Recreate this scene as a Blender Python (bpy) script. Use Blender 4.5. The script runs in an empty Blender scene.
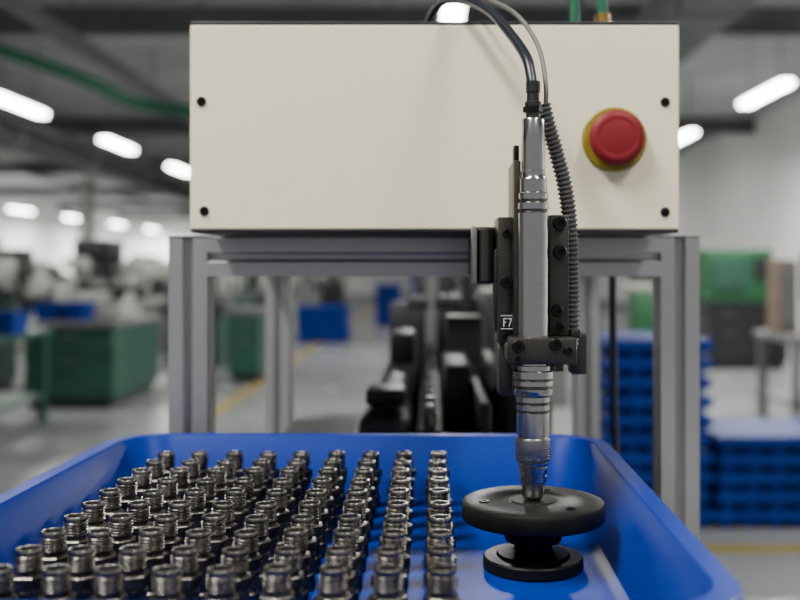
import bpy, bmesh, math, random
from mathutils import Vector, Matrix
random.seed(7)
ZC = 1.2   # eye height of the camera above the floor
scene = bpy.context.scene

# ---------------------------------------------------------------- materials
def mat(name, col, rough=0.5, metal=0.0, var=0.08, scale=20.0, bump=0.0, emit=0.0, coat=0.0, rvar=0.0, stretch=None, spec=0.5):
    m = bpy.data.materials.new(name); m.use_nodes = True
    nt = m.node_tree; b = nt.nodes['Principled BSDF']
    b.inputs['Roughness'].default_value = rough
    b.inputs['Metallic'].default_value = metal
    b.inputs['Coat Weight'].default_value = coat
    b.inputs['Specular IOR Level'].default_value = spec
    tc = nt.nodes.new('ShaderNodeTexCoord'); nz = nt.nodes.new('ShaderNodeTexNoise')
    nz.inputs['Scale'].default_value = scale; nz.inputs['Detail'].default_value = 5
    src = tc.outputs['Object']
    if stretch:
        mp = nt.nodes.new('ShaderNodeMapping'); mp.inputs['Scale'].default_value = stretch
        nt.links.new(src, mp.inputs['Vector']); src = mp.outputs['Vector']
    nt.links.new(src, nz.inputs['Vector'])
    cr = nt.nodes.new('ShaderNodeValToRGB')
    cr.color_ramp.elements[0].position = 0.3; cr.color_ramp.elements[1].position = 0.7
    cr.color_ramp.elements[0].color = tuple(max(0, c*(1-var)) for c in col)+(1,)
    cr.color_ramp.elements[1].color = tuple(min(1, c*(1+var)) for c in col)+(1,)
    nt.links.new(nz.outputs['Fac'], cr.inputs['Fac'])
    nt.links.new(cr.outputs['Color'], b.inputs['Base Color'])
    if bump:
        bp = nt.nodes.new('ShaderNodeBump'); bp.inputs['Strength'].default_value = bump
        bp.inputs['Distance'].default_value = 0.0005
        nt.links.new(nz.outputs['Fac'], bp.inputs['Height']); nt.links.new(bp.outputs['Normal'], b.inputs['Normal'])
    if rvar:
        mr = nt.nodes.new('ShaderNodeMapRange')
        mr.inputs['To Min'].default_value = max(0.02, rough-rvar); mr.inputs['To Max'].default_value = rough+rvar
        nt.links.new(nz.outputs['Fac'], mr.inputs['Value']); nt.links.new(mr.outputs['Result'], b.inputs['Roughness'])
    if emit:
        b.inputs['Emission Color'].default_value = tuple(col)+(1,)
        b.inputs['Emission Strength'].default_value = emit
    return m

M = {}
M['cream']   = mat('cream_powdercoat', (0.80,0.735,0.53), 0.5, 0, 0.02, 300, 0.15)
M['blackp']  = mat('black_plastic', (0.006,0.006,0.007), 0.45, 0, 0.2)
M['rubber']  = mat('cable_rubber', (0.008,0.011,0.016), 0.36, 0, 0.2)
M['greycab'] = mat('grey_cable', (0.11,0.11,0.10), 0.5, 0, 0.1)
M['conduit'] = mat('conduit_grey', (0.08,0.08,0.078), 0.45, 0.2, 0.15)
M['alu']     = mat('anodised_aluminium', (0.46,0.458,0.45), 0.34, 0.78, 0.04, 60, 0.05, rvar=0.05, stretch=(1,1,0.05))
M['aluh']    = mat('anodised_aluminium_rail', (0.46,0.458,0.45), 0.34, 0.78, 0.04, 60, 0.05, rvar=0.05, stretch=(0.05,1,1))
M['chrome']  = mat('ground_steel', (0.48,0.47,0.45), 0.17, 1, 0.05, 200, 0, rvar=0.05, stretch=(1,1,8))
M['knurl']   = mat('knurled_steel', (0.34,0.33,0.32), 0.3, 1, 0.1, 300)
M['dsteel']  = mat('dark_steel', (0.070,0.066,0.056), 0.34, 0.85, 0.15, 90, 0.1, rvar=0.08)
M['screw']   = mat('black_oxide_screw', (0.006,0.006,0.006), 0.35, 0.5)
M['fit']     = mat('machined_steel_fitting', (0.27,0.255,0.23), 0.27, 1, 0.3, 150, 0, rvar=0.1)
M['fitd']    = mat('shaded_dark_steel', (0.12,0.112,0.10), 0.36, 1, 0.4, 150, 0, rvar=0.1)  # shade below the fitting threads put into the colour; also colours spindle grooves
M['bore']    = mat('fitting_bore', (0.005,0.005,0.005), 0.5, 0.3)
M['disc']    = mat('oxide_disc', (0.0070,0.0068,0.0055), 0.42, 0.1, 0.35, 60, 0.2, rvar=0.08, spec=0.2)
M['blue']    = mat('blue_plastic', (0.0002,0.020,0.21), 0.40, 0, 0.07, 9, 0.08, rvar=0.05, spec=0.12)
M['blue2']   = mat('blue_crate_plastic', (0.0004,0.024,0.20), 0.5, 0, 0.2, 6, spec=0.15)
M['blued']   = mat('blue_crate_shaded', (0.0005,0.007,0.045), 0.6, 0, 0.2, 6, spec=0.1)  # darker copy of the crate blue, paints shade into the gaps between crates
M['red']     = mat('red_mushroom', (0.17,0.009,0.015), 0.5, 0, 0.06, 300, 0.1, spec=0.25)
M['yellow']  = mat('yellow_ring', (0.24,0.185,0.01), 0.4)
M['white']   = mat('label_white', (0.7,0.7,0.7), 0.5)
M['brass']   = mat('brass', (0.5,0.3,0.1), 0.3, 1)
M['green']   = mat('green_enamel', (0.010,0.062,0.040), 0.5, 0, 0.2, 5)
M['greenb']  = mat('bright_green_enamel', (0.006,0.085,0.028), 0.5, 0, 0.15, 5)
M['grey']    = mat('machine_grey', (0.12,0.124,0.124), 0.5, 0, 0.2, 5)
M['lgrey']   = mat('machine_light_grey', (0.40,0.40,0.37), 0.5, 0, 0.15, 5)
M['dark']    = mat('machine_dark', (0.013,0.014,0.015), 0.45, 0.2, 0.3, 8)
M['brown']   = mat('beige_enamel', (0.16,0.12,0.08), 0.6, 0, 0.2, 6)
M['wall']    = mat('painted_wall', (0.80,0.80,0.79), 0.8, 0, 0.04, 1.5)
M['ceil']    = mat('ceiling_paint', (0.36,0.365,0.37), 0.9, 0, 0.2, 0.6)
M['beam']    = mat('beam_grey', (0.11,0.113,0.117), 0.7, 0, 0.2, 2)
M['floor']   = mat('epoxy_floor', (0.23,0.24,0.24), 0.25, 0, 0.12, 1.2, 0, rvar=0.08)
M['line']    = mat('floor_line_yellow', (0.26,0.19,0.022), 0.5)
M['lamp']    = mat('fluorescent_tube', (1,0.98,0.94), 0.5, 0, 0, emit=34)
M['pipe']    = mat('green_pipe', (0.008,0.12,0.06), 0.5)

class B:
    def __init__(s): s.v=[]; s.f=[]; s.mi=[]; s.sm=[]; s.mats=[]
    def m(s, k):
        if k not in s.mats: s.mats.append(k)
        return s.mats.index(k)
    def add(s, vs, fs, k, smooth=False):
        o=len(s.v); s.v += [tuple(v) for v in vs]; i=s.m(k)
        for f in fs: s.f.append(tuple(o+j for j in f)); s.mi.append(i); s.sm.append(smooth)
    def box(s, x0,x1,y0,y1,z0,z1,k,bev=0.0,seg=2):
        bm=bmesh.new(); bmesh.ops.create_cube(bm,size=1)
        for v in bm.verts:
            v.co=Vector(((x0+x1)/2+v.co.x*(x1-x0),(y0+y1)/2+v.co.y*(y1-y0),(z0+z1)/2+v.co.z*(z1-z0)))
        if bev: bmesh.ops.bevel(bm,geom=bm.edges[:],offset=bev,segments=seg,affect='EDGES',profile=0.5)
        bm.verts.index_update()
        s.add([v.co.copy() for v in bm.verts],[[v.index for v in f.verts] for f in bm.faces],k,False); bm.free()
    def lathe(s, prof, c, k, axis='Z', n=40, smooth=True, capb=True, capt=True, hexr=()):
        vs=[]
        for jj,p in enumerate(prof):
            r,h=p[0],p[1]
            for i in range(n):
                a=2*math.pi*i/n
                rr=r
                if jj in hexr:
                    am=(a+c[0]*57)%(math.pi/3)-math.pi/6; rr=r*math.cos(math.pi/6)/math.cos(am)
                u,w=rr*math.cos(a),rr*math.sin(a)
                if axis=='Z': q=(c[0]+u,c[1]+w,c[2]+h)
                elif axis=='Y': q=(c[0]+u,c[1]+h,c[2]+w)
                else: q=(c[0]+h,c[1]+u,c[2]+w)
                vs.append(q)
        fs=[]
        for j in range(len(prof)-1):
            for i in range(n):
                fs.append((j*n+i,j*n+(i+1)%n,(j+1)*n+(i+1)%n,(j+1)*n+i))
        o=len(s.v); s.v+=vs
        for idx,f in enumerate(fs):
            j=idx//n; kk=prof[j][2] if len(prof[j])>2 else k
            s.f.append(tuple(o+q for q in f)); s.mi.append(s.m(kk)); s.sm.append(smooth)
        if capb: s.f.append(tuple(o+i for i in range(n))[::-1]); s.mi.append(s.m(k)); s.sm.append(False)
        if capt: s.f.append(tuple(o+(len(prof)-1)*n+i for i in range(n))); s.mi.append(s.m(prof[-1][2] if len(prof[-1])>2 else k)); s.sm.append(False)
    def cyl(s, c, r, h, k, axis='Z', n=32, ch=0.0):
        if ch: p=[(r-ch,0),(r,ch),(r,h-ch),(r-ch,h)]
        else: p=[(r,0),(r,h)]
        s.lathe(p,c,k,axis,n)
    def screw(s, x,y,z,r,h=0.002,k='screw'):
        s.lathe([(r,0),(r,-h*0.8),(r*0.88,-h),(r*0.5,-h),(r*0.5,-h*0.3)],(x,y,z),k,'Y',20,False,False,True)
    def tube(s, pts, r, k, n=16, sub=12, rib=None):
        P=[Vector(p) for p in pts]; path=[]
        for i in range(len(P)-1):
            p0=P[max(i-1,0)];p1=P[i];p2=P[i+1];p3=P[min(i+2,len(P)-1)]
            for t in range(sub):
                t/=sub
                path.append(0.5*((2*p1)+(p2-p0)*t+(2*p0-5*p1+4*p2-p3)*t*t+(-p0+3*p1-3*p2+p3)*t**3))
        path.append(P[-1])
        if rib:
            L=[0]
            for a,b in zip(path,path[1:]): L.append(L[-1]+(b-a).length)
            tot=L[-1]; step=rib/4; out=[]; rr=[]; j=0; d=0; q=0
            while d<tot:
                while L[j+1]<d: j+=1
                out.append(path[j].lerp(path[j+1],(d-L[j])/(L[j+1]-L[j]+1e-9)))
                rr.append(r*(1.0 if q%4 in(0,1) else 0.78)); q+=1; d+=step
            path=out
        else: rr=[r]*len(path)
        up=Vector((0.31,0.9,0.2)); vs=[]
        for i,p in enumerate(path):
            t=(path[min(i+1,len(path)-1)]-path[max(i-1,0)]).normalized()
            a=(up-t*up.dot(t)).normalized(); b=t.cross(a); up=a
            for q in range(n):
                an=2*math.pi*q/n; vs.append(p+(a*math.cos(an)+b*math.sin(an))*rr[i])
        fs=[(j*n+i,j*n+(i+1)%n,(j+1)*n+(i+1)%n,(j+1)*n+i) for j in range(len(path)-1) for i in range(n)]
        fs.append(tuple(range(n))[::-1]); fs.append(tuple((len(path)-1)*n+i for i in range(n)))
        s.add(vs,fs,k,True)
    def loft(s, rings, k, capb=False, capt=False, smooth=False):
        n=len(rings[0]); vs=[p for r in rings for p in r]
        fs=[(j*n+i,j*n+(i+1)%n,(j+1)*n+(i+1)%n,(j+1)*n+i) for j in range(len(rings)-1) for i in range(n)]
        if capb: fs.append(tuple(range(n))[::-1])
        if capt: fs.append(tuple((len(rings)-1)*n+i for i in range(n)))
        s.add(vs,fs,k,smooth)
    def build(s, name, loc=(0,0,0), rotz=0.0, fixn=True, parent=None, sharp=True):
        me=bpy.data.meshes.new(name); me.from_pydata([tuple(v) for v in s.v],[],s.f)
        for k in s.mats: me.materials.append(M[k])
        me.polygons.foreach_set('material_index',s.mi); me.polygons.foreach_set('use_smooth',s.sm)
        if fixn:
            bm=bmesh.new(); bm.from_mesh(me); bmesh.ops.recalc_face_normals(bm,faces=bm.faces[:]); bm.to_mesh(me); bm.free()
        if sharp and any(s.sm): me.set_sharp_from_angle(angle=math.radians(35))
        o=bpy.data.objects.new(name,me); scene.collection.objects.link(o)
        o.location=loc; o.rotation_euler=(0,0,rotz)
        if parent: o.parent=parent
        return o

def rrect(cx,cy,hx,hy,r,z,n=8):
    pts=[]
    for (sx,sy,a0) in ((1,1,0),(-1,1,90),(-1,-1,180),(1,-1,270)):
        for i in range(n+1):
            a=math.radians(a0+90*i/n)
            pts.append((cx+sx*(hx-r)+r*math.cos(a), cy+sy*(hy-r)+r*math.sin(a), z))
    return pts

# ================================================================ ROOM
XL,XR,YF,YB,ZT=-16.0,6.2,-2.0,52.0,4.1
b=B(); b.box(XL,XR,YF,YB,-0.1,0,'floor'); b.build('floor')
b=B(); b.box(XL,XR,YF,YB,ZT,ZT+0.1,'ceil'); b.build('ceiling')
b=B(); b.box(XL-0.2,XL,YF,YB,0,ZT,'wall'); b.build('wall_left')
b=B(); b.box(XR,XR+0.2,YF,YB,0,ZT,'wall'); b.build('wall_right')
b=B(); b.box(XL,XR,YB,YB+0.2,0,ZT,'wall'); b.build('wall_back')
b=B(); b.box(XR-0.03,XR,YF,YB,0,0.15,'grey'); b.build('baseboard_right')
b=B()
for y in range(3,52,8):
    b.box(XL,XR,y,y+0.14,ZT-0.30,ZT-0.27,'beam'); b.box(XL,XR,y,y+0.14,ZT-0.05,ZT,'beam'); b.box(XL,XR,y+0.05,y+0.09,ZT-0.29,ZT,'beam')
b.build('ceiling_beams')
b=B()
b.box(2.0,2.5,3,50,ZT-0.85,ZT-0.4,'beam',0.02)
for y in range(5,50,3):
    b.box(1.97,2.53,y,y+0.06,ZT-0.88,ZT,'grey')
b.build('ventilation_duct')
b=B()
b.cyl((-7.6,5,ZT-0.45),0.28,45,'grey','Y',24)
for y in range(6,50,4):
    b.lathe([(0.29,0),(0.31,0.01),(0.31,0.05),(0.29,0.06)],(-7.6,y,ZT-0.45),'lgrey','Y',24); b.box(-7.61,-7.59,y+0.02,y+0.04,ZT-0.2,ZT,'beam')
b.build('ventilation_duct')
b=B()
for x in (-3.6,-6.4,-9.6):
    b.box(x-0.12,x+0.12,4,50,ZT-0.62,ZT-0.56,'beam')
    for y in range(4,50,3): b.box(x-0.008,x+0.008,y,y+0.02,ZT-0.56,ZT,'beam')
b.build('cable_trays')
b=B()
b.tube([(-7.0,8.0,5.05),(-5.0,8.3,3.60),(-3.2,9,2.95),(-2.8,9.6,2.80),(-2.0,9.6,2.72),(0,9.6,2.72),(1.3,9.6,2.72),(1.4,9.6,2.9),(1.4,9.6,4.1)],0.055,'pipe')
for x in (-2.2,-0.4): b.box(x-0.01,x+0.01,9.59,9.61,2.72,ZT,'beam')
b.v=[(v[0],v[1],min(v[2],ZT)) for v in b.v]
b.build('overhead_pipe')
for x,y in ((-11,20),(-11,32),(5.9,12.5)):
    b=B(); b.box(x-0.2,x+0.2,y-0.2,y+0.2,0,ZT,'lgrey',0.02); b.box(x-0.26,x+0.26,y-0.26,y+0.26,0,0.3,'grey',0.02); b.build('building_column')
b=B(); b.box(-1.86,-1.76,3,48,0,0.003,'line'); b.build('floor_marking_line')
b=B(); b.box(1.15,6.0,4.25,4.35,0,0.003,'line'); b.build('floor_marking_line')
def lamp(x,y,z=3.2,L=1.5,power=0):
    b=B(); b.box(x-0.09,x+0.09,y-L/2,y+L/2,z+0.05,z+0.09,'lgrey',0.005)
    b.cyl((x-0.045,y-L/2+0.03,z+0.02),0.03,L-0.06,'lamp','Y',12); b.cyl((x+0.045,y-L/2+0.03,z+0.02),0.03,L-0.06,'lamp','Y',12)
    for yy in (y-L*0.35,y+L*0.35): b.box(x-0.006,x+0.006,yy-0.006,yy+0.006,z+0.09,ZT,'grey')
    o=b.build('fluorescent_light_fixture')
    if power:
        ld=bpy.data.lights.new('fixture_lamp','AREA'); ld.shape='RECTANGLE'; ld.size=0.35; ld.size_y=L; ld.energy=power; ld.color=(1,0.97,0.92)
        lo=bpy.data.objects.new('fixture_lamp',ld); scene.collection.objects.link(lo); lo.location=(x,y,z-0.03); lo.parent=o
for y in (8.3,12.3,16.2,20.2,24.5): lamp(-5.05,y,power=100 if y<22 else 0)
for y in (29,34,39,44.5,50): lamp(-13.9,y,L=1.8,power=450)
for y in (3.6,7.6,11.5,15.4,20,25): lamp(3.85,y,power=165 if y<17 else 0)
for y in (7.9,14,22,30): lamp(0.18,y,power=120)
lamp(-1.1,-0.3,power=118); lamp(1.0,-0.7,power=48)  # unseen fixtures added overhead near the camera as key light on the machine

# ================================================================ MACHINE HOUSING (cream box)
z=ZC
b=B()
b.box(-0.168,0.1743,0.702,1.06,z+0.0300,z+0.1705,'blackp',0.001)
b.box(-0.168,0.1743,0.700,0.7025,z+0.0285,z+0.1715,'cream',0.0011,3)
b.box(-0.1683,-0.1655,0.702,1.06,z+0.030,z+0.170,'cream'); b.box(0.1718,0.1746,0.702,1.06,z+0.030,z+0.170,'cream')
b.box(-0.168,0.1743,0.7005,1.06,z+0.1718,z+0.1742,'blackp',0.0008)
b.box(-0.168,0.1743,0.7005,1.06,z+0.0262,z+0.0288,'blackp',0.0008)
for sx,sz in ((-0.160,0.118),(-0.158,0.0413),(0.1645,0.1176),(0.1645,0.0406)):
    b.lathe([(0.0034,0),(0.0034,-0.0008),(0.0026,-0.0016),(0.0013,-0.0016),(0.0013,-0.0004)],(sx,0.70,z+sz),'screw','Y',20,False,False,True)
b.build('machine_housing')

b=B(); ex,ez=0.1288,z+0.0912
b.lathe([(0.0226,0),(0.0226,-0.0012),(0.0216,-0.0022),(0.016,-0.0022)],(ex,0.6995,ez),'yellow','Y',56,True,False,False)
q=0.62
b.lathe([(0.012,-0.002),(0.012,-0.010*q),(0.0165,-0.0105*q),(0.0182,-0.012*q),(0.0189,-0.0145*q),(0.0189,-0.018*q),(0.0178,-0.0205*q),(0.0155,-0.0222*q),(0.0135,-0.0228*q),(0.0125,-0.0222*q),(0.0115,-0.0226*q),(0.004,-0.0232*q),(0.0005,-0.0233*q)],(ex,0.6995,ez),'red','Y',56,True,False,True)
b.build('emergency_stop_button')

# ================================================================ ALUMINIUM FRAME
def profile(b, a, c, axis, L0, L1, w=0.030):
    h=w/2; g=0.0030; lip=0.0016; d=0.008; t=0.0055
    side=[(-h,-h),(-g-0.0012,-h),(-g,-h+0.0012),(-g,-h+lip+0.0008),(-t,-h+lip+0.0008),(-t+0.001,-h+d-0.001),(-t+0.003,-h+d),(t-0.003,-h+d),(t-0.001,-h+d-0.001),(t,-h+lip+0.0008),(g,-h+lip+0.0008),(g,-h+0.0012),(g+0.0012,-h)]
    poly=[]
    for r in range(4):
        ca,sa=[(1,0),(0,1),(-1,0),(0,-1)][r]
        poly+=[(x*ca-y*sa,x*sa+y*ca) for x,y in side]
    def pt(u,w_,l):
        if axis=='Z': return (a+u,c+w_,l)
        if axis=='X': return (l,a+u,c+w_)
        return (a+u,l,c+w_)
    k='alu' if axis=='Z' else 'aluh'
    b.loft([[pt(u,w_,L0) for u,w_ in poly],[pt(u,w_,L1) for u,w_ in poly]],k,False,False)
    for l in (L0,L1):
        vs=[pt(u,w_,l) for u,w_ in poly]
        b.add(vs,[tuple(range(len(vs)))],k)
b=B()
zt=z+0.0255
FY,BY=0.795,1.255
xl,xr=-0.189,0.1953
for x in (xl,xr):
    for y in (FY,BY): profile(b,x,y,'Z',0.02,zt)
for y in (FY,BY):
    profile(b,y,zt-0.0155,'X',xl+0.015,xr-0.015)
    profile(b,y,0.25,'X',xl+0.015,xr-0.015)
for x in (xl,xr):
    profile(b,x,zt-0.0155,'Y',FY+0.015,BY-0.015)
    profile(b,x,0.25,'Y',FY+0.015,BY-0.015)
for x in (xl,xr):
    for y in (FY,BY):
        b.cyl((x,y,0),0.022,0.008,'blackp'); b.cyl((x,y,0.006),0.005,0.02,'screw')
        b.box(x-0.0155,x+0.0155,y-0.0155,y+0.0155,zt,zt+0.0008,'blackp')
b.build('aluminium_frame')

b=B(); tz=z-0.170
b.box(-0.20,0.09,0.39,0.765,tz-0.03,tz-0.0005,'grey',0.003)
for x in (-0.18,0.07):
    for y in (0.41,0.745): b.box(x-0.015,x+0.015,y-0.015,y+0.015,0,tz-0.03,'alu')
b.build('support_table')

# ================================================================ BLUE TRAY
b=B(); cx,cy=0,0
rimz=z-0.1206; flz=z-0.165
hx,hy=0.1775,0.1940
def R(dx,r,zz): return rrect(cx,cy,hx-dx,hy-dx,max(r,0.004),zz,10)
rings=[R(0.024,0.022,flz-0.0045),R(0.019,0.026,flz-0.001),R(0.010,0.034,rimz-0.012),R(0.0095,0.034,rimz-0.003),
       R(0.0015,0.040,rimz-0.0032),R(0.0015,0.040,rimz-0.013),R(0.0,0.041,rimz-0.013),R(0.0,0.041,rimz-0.0015),R(0.0015,0.040,rimz),
       R(0.0105,0.032,rimz),R(0.0122,0.030,rimz-0.0015),R(0.0215,0.022,flz+0.006),R(0.0235,0.020,flz+0.002),R(0.0285,0.016,flz)]
b.loft(rings,'blue',True,True,True)
b.build('blue_tray',loc=(-0.0545,0.5460,0),rotz=math.radians(-0.9))

# ================================================================ FITTINGS
b=B()
def fprof(H):
    D='fitd'
    p=[(0.0064,0.0,D),(0.0066,0.0006,D),(0.0066,0.008,D),(0.0056,0.009,D),(0.0056,H-0.0225,D),
       (0.0066,H-0.0220,D),(0.0068,H-0.0215,D),(0.0068,H-0.0188,D),(0.0062,H-0.0184,D)]
    hx0=len(p)
    p+=[(0.0078,H-0.0172,D),(0.0084,H-0.0166,D),(0.0084,H-0.0124,D),(0.0078,H-0.0118,D)]
    hexr=range(hx0,hx0+4)
    p+=[(0.0052,H-0.0114,D),(0.0052,H-0.0100)]
    t=H-0.0098
    while t<H-0.0038:
        p+=[(0.0062,t+0.0005),(0.0062,t+0.0008),(0.0055,t+0.0013)]; t+=0.00145
    p+=[(0.0055,H-0.0026),(0.0059,H-0.0023),(0.0060,H-0.0006),(0.0057,H-0.0001),(0.0053,H),(0.0045,H),(0.0042,H-0.0005,'bore'),(0.0040,H-0.0100,'bore')]
    return p,hexr
H=0.0378
for c in range(9):
    for r in range(10):
        x=0.0056-0.0237*c+random.uniform(-0.0007,0.0007); y=0.4276+0.0300*r+random.uniform(-0.0009,0.0009)
        p,hr=fprof(H+random.uniform(-0.0004,0.0004))
        b.lathe(p,(x,y,flz+0.0002),'fit','Z',30,True,True,True,hexr=hr)
b.build('threaded_fittings')

# ================================================================ DISC STAND
sx,sy=0.0572,0.555
b=B()
b.lathe([(0.0265,0),(0.0277,0.001),(0.0277,0.0058),(0.0268,0.0068),(0.0205,0.0072),(0.0195,0.0085),(0.0150,0.0092),(0.0110,0.0105),(0.0100,0.0125),(0.0125,0.0140),(0.0150,0.0150),(0.0158,0.0165),(0.0158,0.0190),(0.0145,0.0200),(0.0150,0.0212),(0.0172,0.0222),(0.0172,0.0258),(0.0370,0.0262),(0.0390,0.0272),(0.0396,0.0285),(0.0396,0.0352),(0.0388,0.0368),(0.0372,0.0374),(0.0200,0.0374),(0.0194,0.0370),(0.0125,0.0370),(0.0122,0.0376),(0.0085,0.0376)],(sx,sy,flz+0.0002),'disc','Z',72)
for k in range(3):
    a=math.radians(-50+120*k); b.lathe([(0.0028,0),(0.0028,0.0006),(0.0016,0.0006),(0.0016,0.0002)],(sx+0.028*math.cos(a),sy+0.028*math.sin(a),flz+0.0376),'screw','Z',16,False,False,True)
b.build('rotary_disc_fixture')

# ================================================================ PROBE SPINDLE + SLIDE
b=B(); S=(sx,sy,z)
prof=[(0.0046,-0.1268),(0.0062,-0.1250),(0.0064,-0.1215),(0.0066,-0.1175),(0.0074,-0.1168),(0.0074,-0.1142),(0.0068,-0.1139),(0.0068,-0.1130),(0.0078,-0.1126),(0.0079,-0.1095),(0.0073,-0.1092),(0.0073,-0.1085),(0.0082,-0.1080),(0.0085,-0.1072),(0.0085,-0.1060),(0.0091,-0.1056,'knurl'),(0.0095,-0.1050,'knurl'),(0.0095,-0.0934,'knurl'),(0.0091,-0.0927),(0.0084,-0.0925),(0.0084,-0.0915),(0.0092,-0.0910),(0.0092,-0.0790),(0.0087,-0.0787,'fitd'),(0.0087,-0.0776),(0.0093,-0.0773),(0.0093,-0.0745),(0.0088,-0.0742,'fitd'),(0.0088,-0.0731),(0.0094,-0.0728),(0.0094,-0.0700),(0.0104,-0.0694),(0.0108,-0.0686),(0.0108,-0.0655),(0.0099,-0.0652,'fitd'),(0.0099,-0.0640),(0.0112,-0.0636),(0.0112,-0.0612),(0.0105,-0.0609,'fitd'),(0.0105,-0.0600),(0.0112,-0.0597),(0.0112,-0.0560),(0.0105,-0.0553),(0.0105,-0.0528),(0.0086,-0.0525),(0.0086,0.0315),(0.0080,0.0320,'fitd'),(0.0080,0.0332),(0.0087,0.0336),(0.0087,0.0370),(0.0079,0.0375,'fitd'),(0.0079,0.0388),(0.0084,0.0392),(0.0084,0.0425),(0.0078,0.0430),(0.0078,0.0500),(0.0072,0.0508),(0.0068,0.0530),(0.0068,0.0548),(0.0064,0.0553),(0.0064,0.0700),(0.0062,0.0830),(0.0057,0.0838),(0.0040,0.0842,'dsteel'),(0.0040,0.0870,'dsteel'),(0.0046,0.0872,'blackp'),(0.0046,0.0930,'blackp'),(0.0036,0.0935,'blackp'),(0.0034,0.1010,'blackp')]
b.lathe(prof,S,'chrome','Z',56)
for i in range(40):
    a=2*math.pi*i/40; X=sx+0.0095*math.cos(a); Y=sy+0.0095*math.sin(a)
    for j in range(8):
        zz=z-0.1046+j*0.00142; b.box(X-0.0004,X+0.0004,Y-0.0004,Y+0.0004,zz,zz+0.0009,'knurl')
b.lathe([(0.0056,0),(0.0056,0.003)],(sx,sy,z+0.0875),'screw','Z',6,False)
b.box(0.0385,0.0476,0.566,0.600,z-0.0420,z+0.0300,'dsteel',0.0008)
b.box(0.0466,0.0505,0.556,0.596,z-0.0400,z+0.0610,'dsteel',0.0008)
b.box(0.0470,0.0500,0.560,0.570,z+0.0600,z+0.0700,'screw',0.0008)
b.box(0.0668,0.0780,0.561,0.600,z-0.0370,z+0.0310,'dsteel',0.0010)
b.box(0.0400,0.0790,0.590,0.622,z-0.0600,z+0.0240,'dsteel',0.001)
b.box(0.0395,0.0475,0.572,0.592,z-0.0720,z-0.0420,'dsteel',0.001)
b.box(0.0370,0.0400,0.575,0.590,z-0.0350,z+0.0120,'blackp',0.0008)
b.box(0.0250,0.0420,0.590,0.618,z-0.0080,z+0.0255,'dsteel',0.0015)
b.cyl((0.0330,0.586,z-0.0070),0.0050,0.0310,'dsteel','Z',28,0.0006)
b.box(0.0245,0.0275,0.582,0.600,z-0.0080,z+0.0255,'knurl',0.0006)
b.box(0.0400,0.0800,0.620,0.7795,z-0.0010,z+0.0220,'dsteel',0.001)
b.box(0.0300,0.0900,0.7735,0.7798,z-0.0040,z+0.0240,'dsteel',0.001)
b.box(0.0430,0.0800,0.5440,0.592,z-0.0515,z-0.0370,'dsteel',0.0010)
b.box(0.0420,0.0500,0.5450,0.575,z-0.0500,z-0.0400,'dsteel',0.0010)
b.box(0.0455,0.0690,0.5500,0.592,z-0.0555,z-0.0515,'dsteel',0.0008)
b.screw(0.0478,0.544,z-0.0415,0.0036,0.0024); b.screw(0.0683,0.544,z-0.0405,0.0034,0.0024); b.screw(0.0755,0.544,z-0.0440,0.0026,0.002)
b.screw(0.0478,0.544,z-0.0483,0.0016,0.001)
for X,Z_,r in ((0.0728,0.0262,0.0040),(0.0728,0.0100,0.0040),(0.0712,-0.0228,0.0034),(0.0732,-0.0320,0.0022)): b.screw(X,0.561,z+Z_,r,0.0035)
for X,Z_,r in ((0.0432,-0.0068,0.0036),(0.0432,0.0210,0.0024),(0.0430,-0.0370,0.0022)): b.screw(X,0.566,z+Z_,r,0.003)
b.box(0.0868,0.0960,0.612,0.630,z-0.0640,z-0.0390,'dsteel',0.001); b.box(0.078,0.088,0.612,0.620,z-0.055,z-0.045,'dsteel')
b.box(0.0398,0.0470,0.5652,0.5662,z-0.0335,z-0.0255,'blackp',0.0003)
b.box(0.0400,0.0468,0.5650,0.56535,z-0.0260,z-0.0256,'white'); b.box(0.0400,0.0468,0.5650,0.56535,z-0.0334,z-0.0330,'white')
b.box(0.0414,0.0420,0.5648,0.5653,z-0.0320,z-0.0272,'white'); b.box(0.0414,0.0434,0.5648,0.5653,z-0.0278,z-0.0272,'white'); b.box(0.0414,0.0430,0.5648,0.5653,z-0.0298,z-0.0292,'white')
b.box(0.0440,0.0462,0.5648,0.5653,z-0.0278,z-0.0272,'white'); b.add([(0.0456,0.5648,z-0.0278),(0.0462,0.5648,z-0.0278),(0.0449,0.5648,z-0.032),(0.0443,0.5648,z-0.032)],[(0,1,2,3)],'white')
b.box(0.0790,0.0850,0.5630,0.578,z-0.0385,z-0.0335,'blackp',0.001)
b.build('measuring_spindle')

b=B()
b.tube([(0.0572,0.555,z+0.099),(0.0565,0.558,z+0.108),(0.0545,0.568,z+0.121),(0.048,0.60,z+0.142),(0.038,0.635,z+0.164),(0.024,0.675,z+0.182),(0.009,0.715,z+0.192),(0.000,0.752,z+0.189),(-0.001,0.78,z+0.178)],0.0031,'rubber')
b.cyl((0.0572,0.555,z+0.0985),0.0040,0.006,'blackp')
b.cyl((-0.001,0.78,z+0.1742),0.0050,0.006,'blackp')
b.build('power_cable')
b=B()
b.tube([(0.0655,0.568,z+0.088),(0.0660,0.57,z+0.106),(0.0632,0.583,z+0.130),(0.0545,0.61,z+0.154),(0.0420,0.65,z+0.174),(0.0240,0.70,z+0.192),(0.0080,0.76,z+0.200),(0.000,0.83,z+0.190),(0,0.85,z+0.1765)],0.0014,'greycab')
b.build('signal_cable')
b=B()
b.tube([(0.0645,0.570,z+0.094),(0.0670,0.570,z+0.084),(0.0720,0.572,z+0.068),(0.0770,0.573,z+0.049),(0.0800,0.573,z+0.027),(0.0812,0.573,z-0.005),(0.0808,0.573,z-0.037),(0.079,0.58,z-0.050)],0.0047,'conduit',16,30,rib=0.0027)
b.build('corrugated_conduit')

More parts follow.
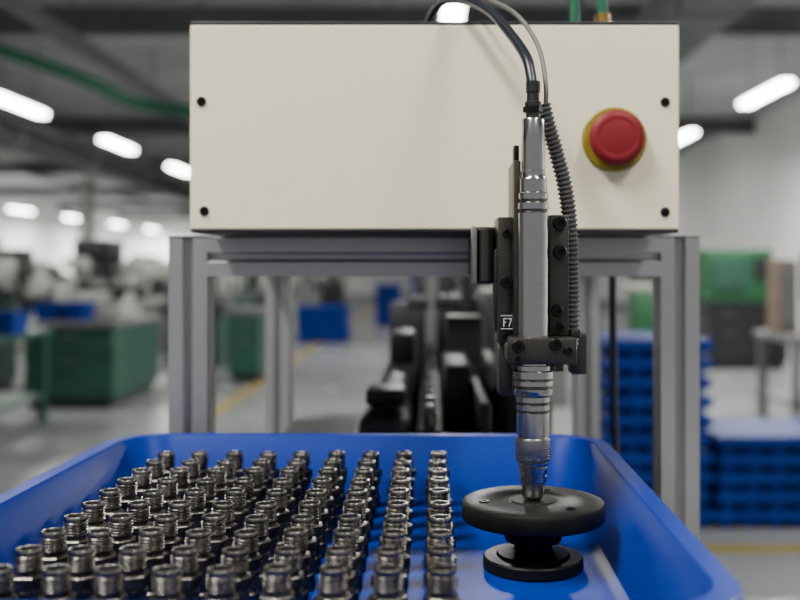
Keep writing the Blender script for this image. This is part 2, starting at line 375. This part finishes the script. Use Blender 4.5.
b=B()
b.lathe([(0.010,0),(0.010,0.006),(0.0075,0.007),(0.0075,0.012),(0.0095,0.013),(0.0095,0.020),(0.006,0.021),(0.006,0.030)],(0.138,0.80,z+0.1742),'brass','Z',24)
b.tube([(0.138,0.80,z+0.204),(0.138,0.80,z+0.24),(0.148,0.82,z+0.29),(0.2,0.9,z+0.31)],0.004,'pipe')
b.build('pneumatic_fitting')
b=B()
b.lathe([(0.006,0),(0.006,0.01),(0.004,0.011),(0.004,0.05)],(0.120,0.83,z+0.1742),'pipe','Z',20)
b.build('indicator_fitting')

b=B(); b.tube([(0.1735,0.95,z+0.022),(0.1735,0.95,z-0.04),(0.175,0.95,z-0.13),(0.176,0.95,z-0.20),(0.174,0.97,z-0.4),(0.165,1.05,z-0.9),(0.16,1.1,0.01)],0.0036,'rubber'); b.build('hanging_hose')

# ================================================================ FEEDER MACHINE
b=B()
b.box(-0.068,0.135,0.86,2.5,0.72,z-0.20,'dark',0.01)
for y in (0.9,2.4):
    for x in (-0.03,0.10): b.box(x-0.03,x+0.03,y-0.03,y+0.03,0,0.72,'dark')
b.box(-0.012,0.012,0.9,2.3,z-0.20,z-0.145,'dark',0.002)
b.box(0.045,0.055,0.9,2.3,z-0.20,z-0.120,'dark',0.002)
b.box(-0.066,-0.018,0.90,1.9,z-0.20,z-0.125,'dark',0.020,5)
b.box(-0.060,-0.024,0.93,0.99,z-0.126,z-0.112,'dark',0.003); b.box(-0.055,-0.02,1.35,1.45,z-0.126,z-0.085,'dark',0.006)
b.box(0.015,0.044,1.05,1.25,z-0.20,z-0.10,'dark',0.005); b.box(0.060,0.125,1.0,1.4,z-0.20,z-0.110,'dark',0.02,4)
b.lathe([(0.018,0),(0.024,0.006),(0.024,0.16),(0.016,0.17),(0.016,0.2)],(0.094,1.02,z-0.112),'dark','Y',30)
b.box(0.08,0.13,1.5,1.7,z-0.20,z-0.03,'dark',0.01); b.box(-0.075,0.12,1.85,1.95,z-0.20,z-0.06,'dark',0.005)
b.cyl((0.003,1.75,z-0.19),0.011,0.30,'grey'); b.box(-0.04,0.13,1.74,1.80,z-0.07,z-0.045,'dark',0.004)
b.cyl((0.06,1.6,z-0.19),0.010,0.20,'dark'); b.box(0.02,0.07,1.3,1.36,z-0.20,z-0.06,'dark',0.004)
b.box(-0.03,0.05,2.1,2.3,z-0.2,z+0.02,'dark',0.01); b.box(0.07,0.13,2.0,2.3,z-0.2,z-0.0,'dark',0.01)
for i in range(22):
    b.lathe([(0.006,0),(0.006,0.012),(0.0045,0.013),(0.0045,0.020)],(0.0,0.93+0.06*i,z-0.145),'fit','Z',14)
b.build('feeder_machine')
b=B(); b.box(-0.160,-0.075,0.95,1.22,z-0.215,z-0.175,'grey',0.004); b.box(-0.155,-0.085,0.97,1.15,z-0.175,z-0.172,'dark')
for x in (-0.155,-0.085):
    for y in (0.96,1.20): b.box(x-0.006,x+0.006,y-0.006,y+0.006,0,z-0.215,'dark')
b.build('control_unit')

# ================================================================ WORKSHOP BACKGROUND
def bench(name,x0,x1,y0,y1,h,k,top='grey',solid=True):
    b=B(); b.box(x0-0.03,x1+0.03,y0-0.03,y1+0.03,h-0.05,h,top,0.008)
    if solid:
        b.box(x0,x1,y0,y1,0.08,h-0.05,k,0.01); b.box(x0+0.04,x1-0.04,y0+0.04,y1-0.04,0,0.08,'dark')
        n=max(1,int((x1-x0)/0.45)); w=(x1-x0)/n
        for i in range(n):
            for zz in ((0.12,h*0.6),(h*0.62,h-0.08)):
                b.box(x0+i*w+0.02,x0+(i+1)*w-0.02,y0-0.015,y0,zz[0],zz[1],k,0.004); b.box(x0+i*w+w/2-0.06,x0+i*w+w/2+0.06,y0-0.035,y0-0.015,zz[1]-0.05,zz[1]-0.035,'grey')
    else:
        for x in (x0+0.03,x1-0.03):
            for y in (y0+0.03,y1-0.03): b.box(x-0.03,x+0.03,y-0.03,y+0.03,0,h-0.05,k)
        b.box(x0,x1,y0,y1,0.2,0.23,k)
    return b.build(name)
def machine(name,x,y,h0,k1,k2,s=1.0,base=0.0):
    b=B(); z0=base
    b.box(-0.35*s,0.35*s,-0.3*s,0.3*s,z0,z0+0.55*h0,k1,0.02); b.box(-0.45*s,0.45*s,-0.22*s,0.25*s,z0+0.55*h0,z0+0.62*h0,k2,0.01)
    b.box(-0.12*s,0.14*s,0.02*s,0.28*s,z0+0.62*h0,z0+h0,k1,0.02); b.box(-0.17*s,0.2*s,-0.3*s,0.2*s,z0+0.82*h0,z0+h0*1.03,k2,0.03)
    b.cyl((0,-0.2*s,z0+0.68*h0),0.035*s,0.16*h0,'lgrey'); b.lathe([(0.10*s,0),(0.10*s,0.02),(0.03*s,0.02),(0.03*s,0.05)],(0.3*s,-0.36*s,z0+0.5*h0),'dark','Y',20)
    b.box(0.25*s,0.42*s,-0.1*s,0.1*s,z0+0.66*h0,z0+0.86*h0,'lgrey',0.01); b.box(-0.4*s,-0.22*s,-0.15*s,0.05*s,z0+0.62*h0,z0+0.74*h0,'dark',0.01)
    return b.build(name,loc=(x,y,0))
def crates(name,x0,x1,y0,y1,n,hh=0.085,k='blue2'):
    b=B()
    for i in range(n):
        zz=i*hh; dx=random.uniform(-0.012,0.012)
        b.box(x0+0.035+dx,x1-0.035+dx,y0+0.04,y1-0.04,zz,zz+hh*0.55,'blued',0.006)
        b.box(x0+dx,x1+dx,y0,y1,zz+hh*0.40,zz+hh*0.98,k,0.005)
        m=4
        for j in range(m+1):
            xx=x0+0.05+(x1-x0-0.10)*j/m+dx; b.box(xx-0.012,xx+0.012,y0+0.01,y0+0.05,zz,zz+hh*0.52,k)
    return b.build(name)
def bins(name,x,y,zb,n=3,k='blue2',s=1.0):
    b=B()
    for i in range(n):
        X=x+i*0.24*s
        b.loft([rrect(X,y,0.09*s,0.13,0.02,zb,3),rrect(X,y,0.11*s,0.15,0.02,zb+0.16*s,3),rrect(X,y,0.10*s,0.14,0.02,zb+0.16*s,3),rrect(X,y,0.085*s,0.125,0.02,zb+0.02,3)],k,True,True)
    return b.build(name)

bench('green_tool_cabinet',-3.50,-2.72,8.6,10.0,0.755,'green','grey')
bench('green_workbench',-4.4,-3.02,6.6,7.9,0.74,'green','green',solid=False)
bench('green_tool_cabinet',-5.6,-4.2,9.2,10.2,0.78,'green','grey')
machine('bench_drill_press',-2.98,9.2,0.46,'lgrey','dark',0.6,0.757)
machine('bench_drill_press',-3.35,9.5,0.55,'lgrey','lgrey',0.5,0.757)
bins('parts_bins',-4.0,7.2,0.742,5)
bins('parts_bins',-5.4,9.6,0.782,5)
bins('parts_bins',-3.35,8.85,0.757,2)
bench('green_tool_cabinet',-2.15,-1.80,10.6,11.8,0.78,'green','grey')
machine('milling_machine',-2.9,12.5,1.35,'green','grey',0.9)
kk=['grey','lgrey','green','dark','green','dark']
i=0
for y in (12.5,15,18,21.5,25,29,34):
    for x in (-4.3,-5.9,-7.4,-9.4,-11.5):
        xx=x+random.uniform(-0.3,0.3); i+=1
        machine('milling_machine',xx,y+random.uniform(-0.4,0.4),random.uniform(1.25,1.75),kk[i%6],kk[(i*2+1)%6],random.uniform(0.9,1.3))
for y in (16,19.5,24,29):
    machine('lathe_machine',-2.9+random.uniform(-.1,.1),y,random.uniform(1.2,1.6),kk[int(y)%6],'grey',0.9)
crates('crate_stack',-2.2,-1.35,16.4,17.2,6,0.1)
crates('crate_stack',-1.15,-0.6,21,21.8,9,0.1)
crates('crate_stack',-0.5,0.1,26,27,11,0.1)
for y in (9,13,18,24): machine('milling_machine',0.9+0.1*(y%3),y,1.35,'grey','dark',0.9)
# right
crates('crate_stack',0.80,1.30,4.62,5.2,10,0.088)
crates('crate_stack',1.33,1.90,4.62,5.2,5,0.086)
crates('crate_stack',1.95,2.5,4.75,5.3,5,0.086)
bench('steel_workbench',2.62,3.9,7.2,8.0,0.72,'grey','grey',solid=False)
b=B(); b.box(2.66,2.80,7.6,7.9,0.722,1.28,'brown',0.01); b.box(2.68,2.78,7.585,7.6,0.76,1.24,'grey',0.004); b.build('tool_cabinet')
b=B(); b.box(2.90,3.5,7.4,7.8,0.722,0.95,'lgrey',0.01); b.box(2.95,3.2,7.38,7.4,0.77,0.9,'dark',0.004); b.box(2.85,3.4,7.5,7.7,0.95,1.36,'greenb',0.02); b.box(2.97,3.1,7.48,7.5,1.02,1.3,'dark'); b.build('inspection_instrument')
bench('green_tool_cabinet',3.35,4.3,12,13,0.8,'dark','dark')
b=B(); b.box(3.35,4.2,12.2,12.9,0.802,1.46,'greenb',0.03); b.box(3.45,3.9,12.17,12.2,0.95,1.35,'green',0.01); b.box(3.95,4.15,12.16,12.2,1.1,1.35,'dark',0.01); b.build('green_control_cabinet')
machine('milling_machine',4.9,11,1.5,'greenb','dark',1.1)
machine('milling_machine',3.6,16,1.6,'greenb','lgrey',1.1)
machine('milling_machine',5.0,20,1.5,'green','lgrey',1.1)
machine('milling_machine',2.6,20,1.4,'greenb','grey',1.0)
machine('milling_machine',4.4,8.9,1.5,'green','dark',0.9)

# ================================================================ WORLD + CAMERA
w=bpy.data.worlds.new('World'); scene.world=w; w.use_nodes=True
bg=w.node_tree.nodes['Background']; bg.inputs['Color'].default_value=(0.93,0.95,1.0,1); bg.inputs['Strength'].default_value=0.36
cam=bpy.data.cameras.new('camera'); co=bpy.data.objects.new('camera',cam); scene.collection.objects.link(co)
co.location=(0,0,ZC); co.rotation_euler=(math.radians(90),0,0)
cam.sensor_width=36; cam.lens=45; cam.shift_x=-0.0375; cam.shift_y=-0.0375
cam.clip_start=0.02; cam.clip_end=200
cam.dof.use_dof=True; cam.dof.focus_distance=0.555; cam.dof.aperture_fstop=5.8
scene.camera=co
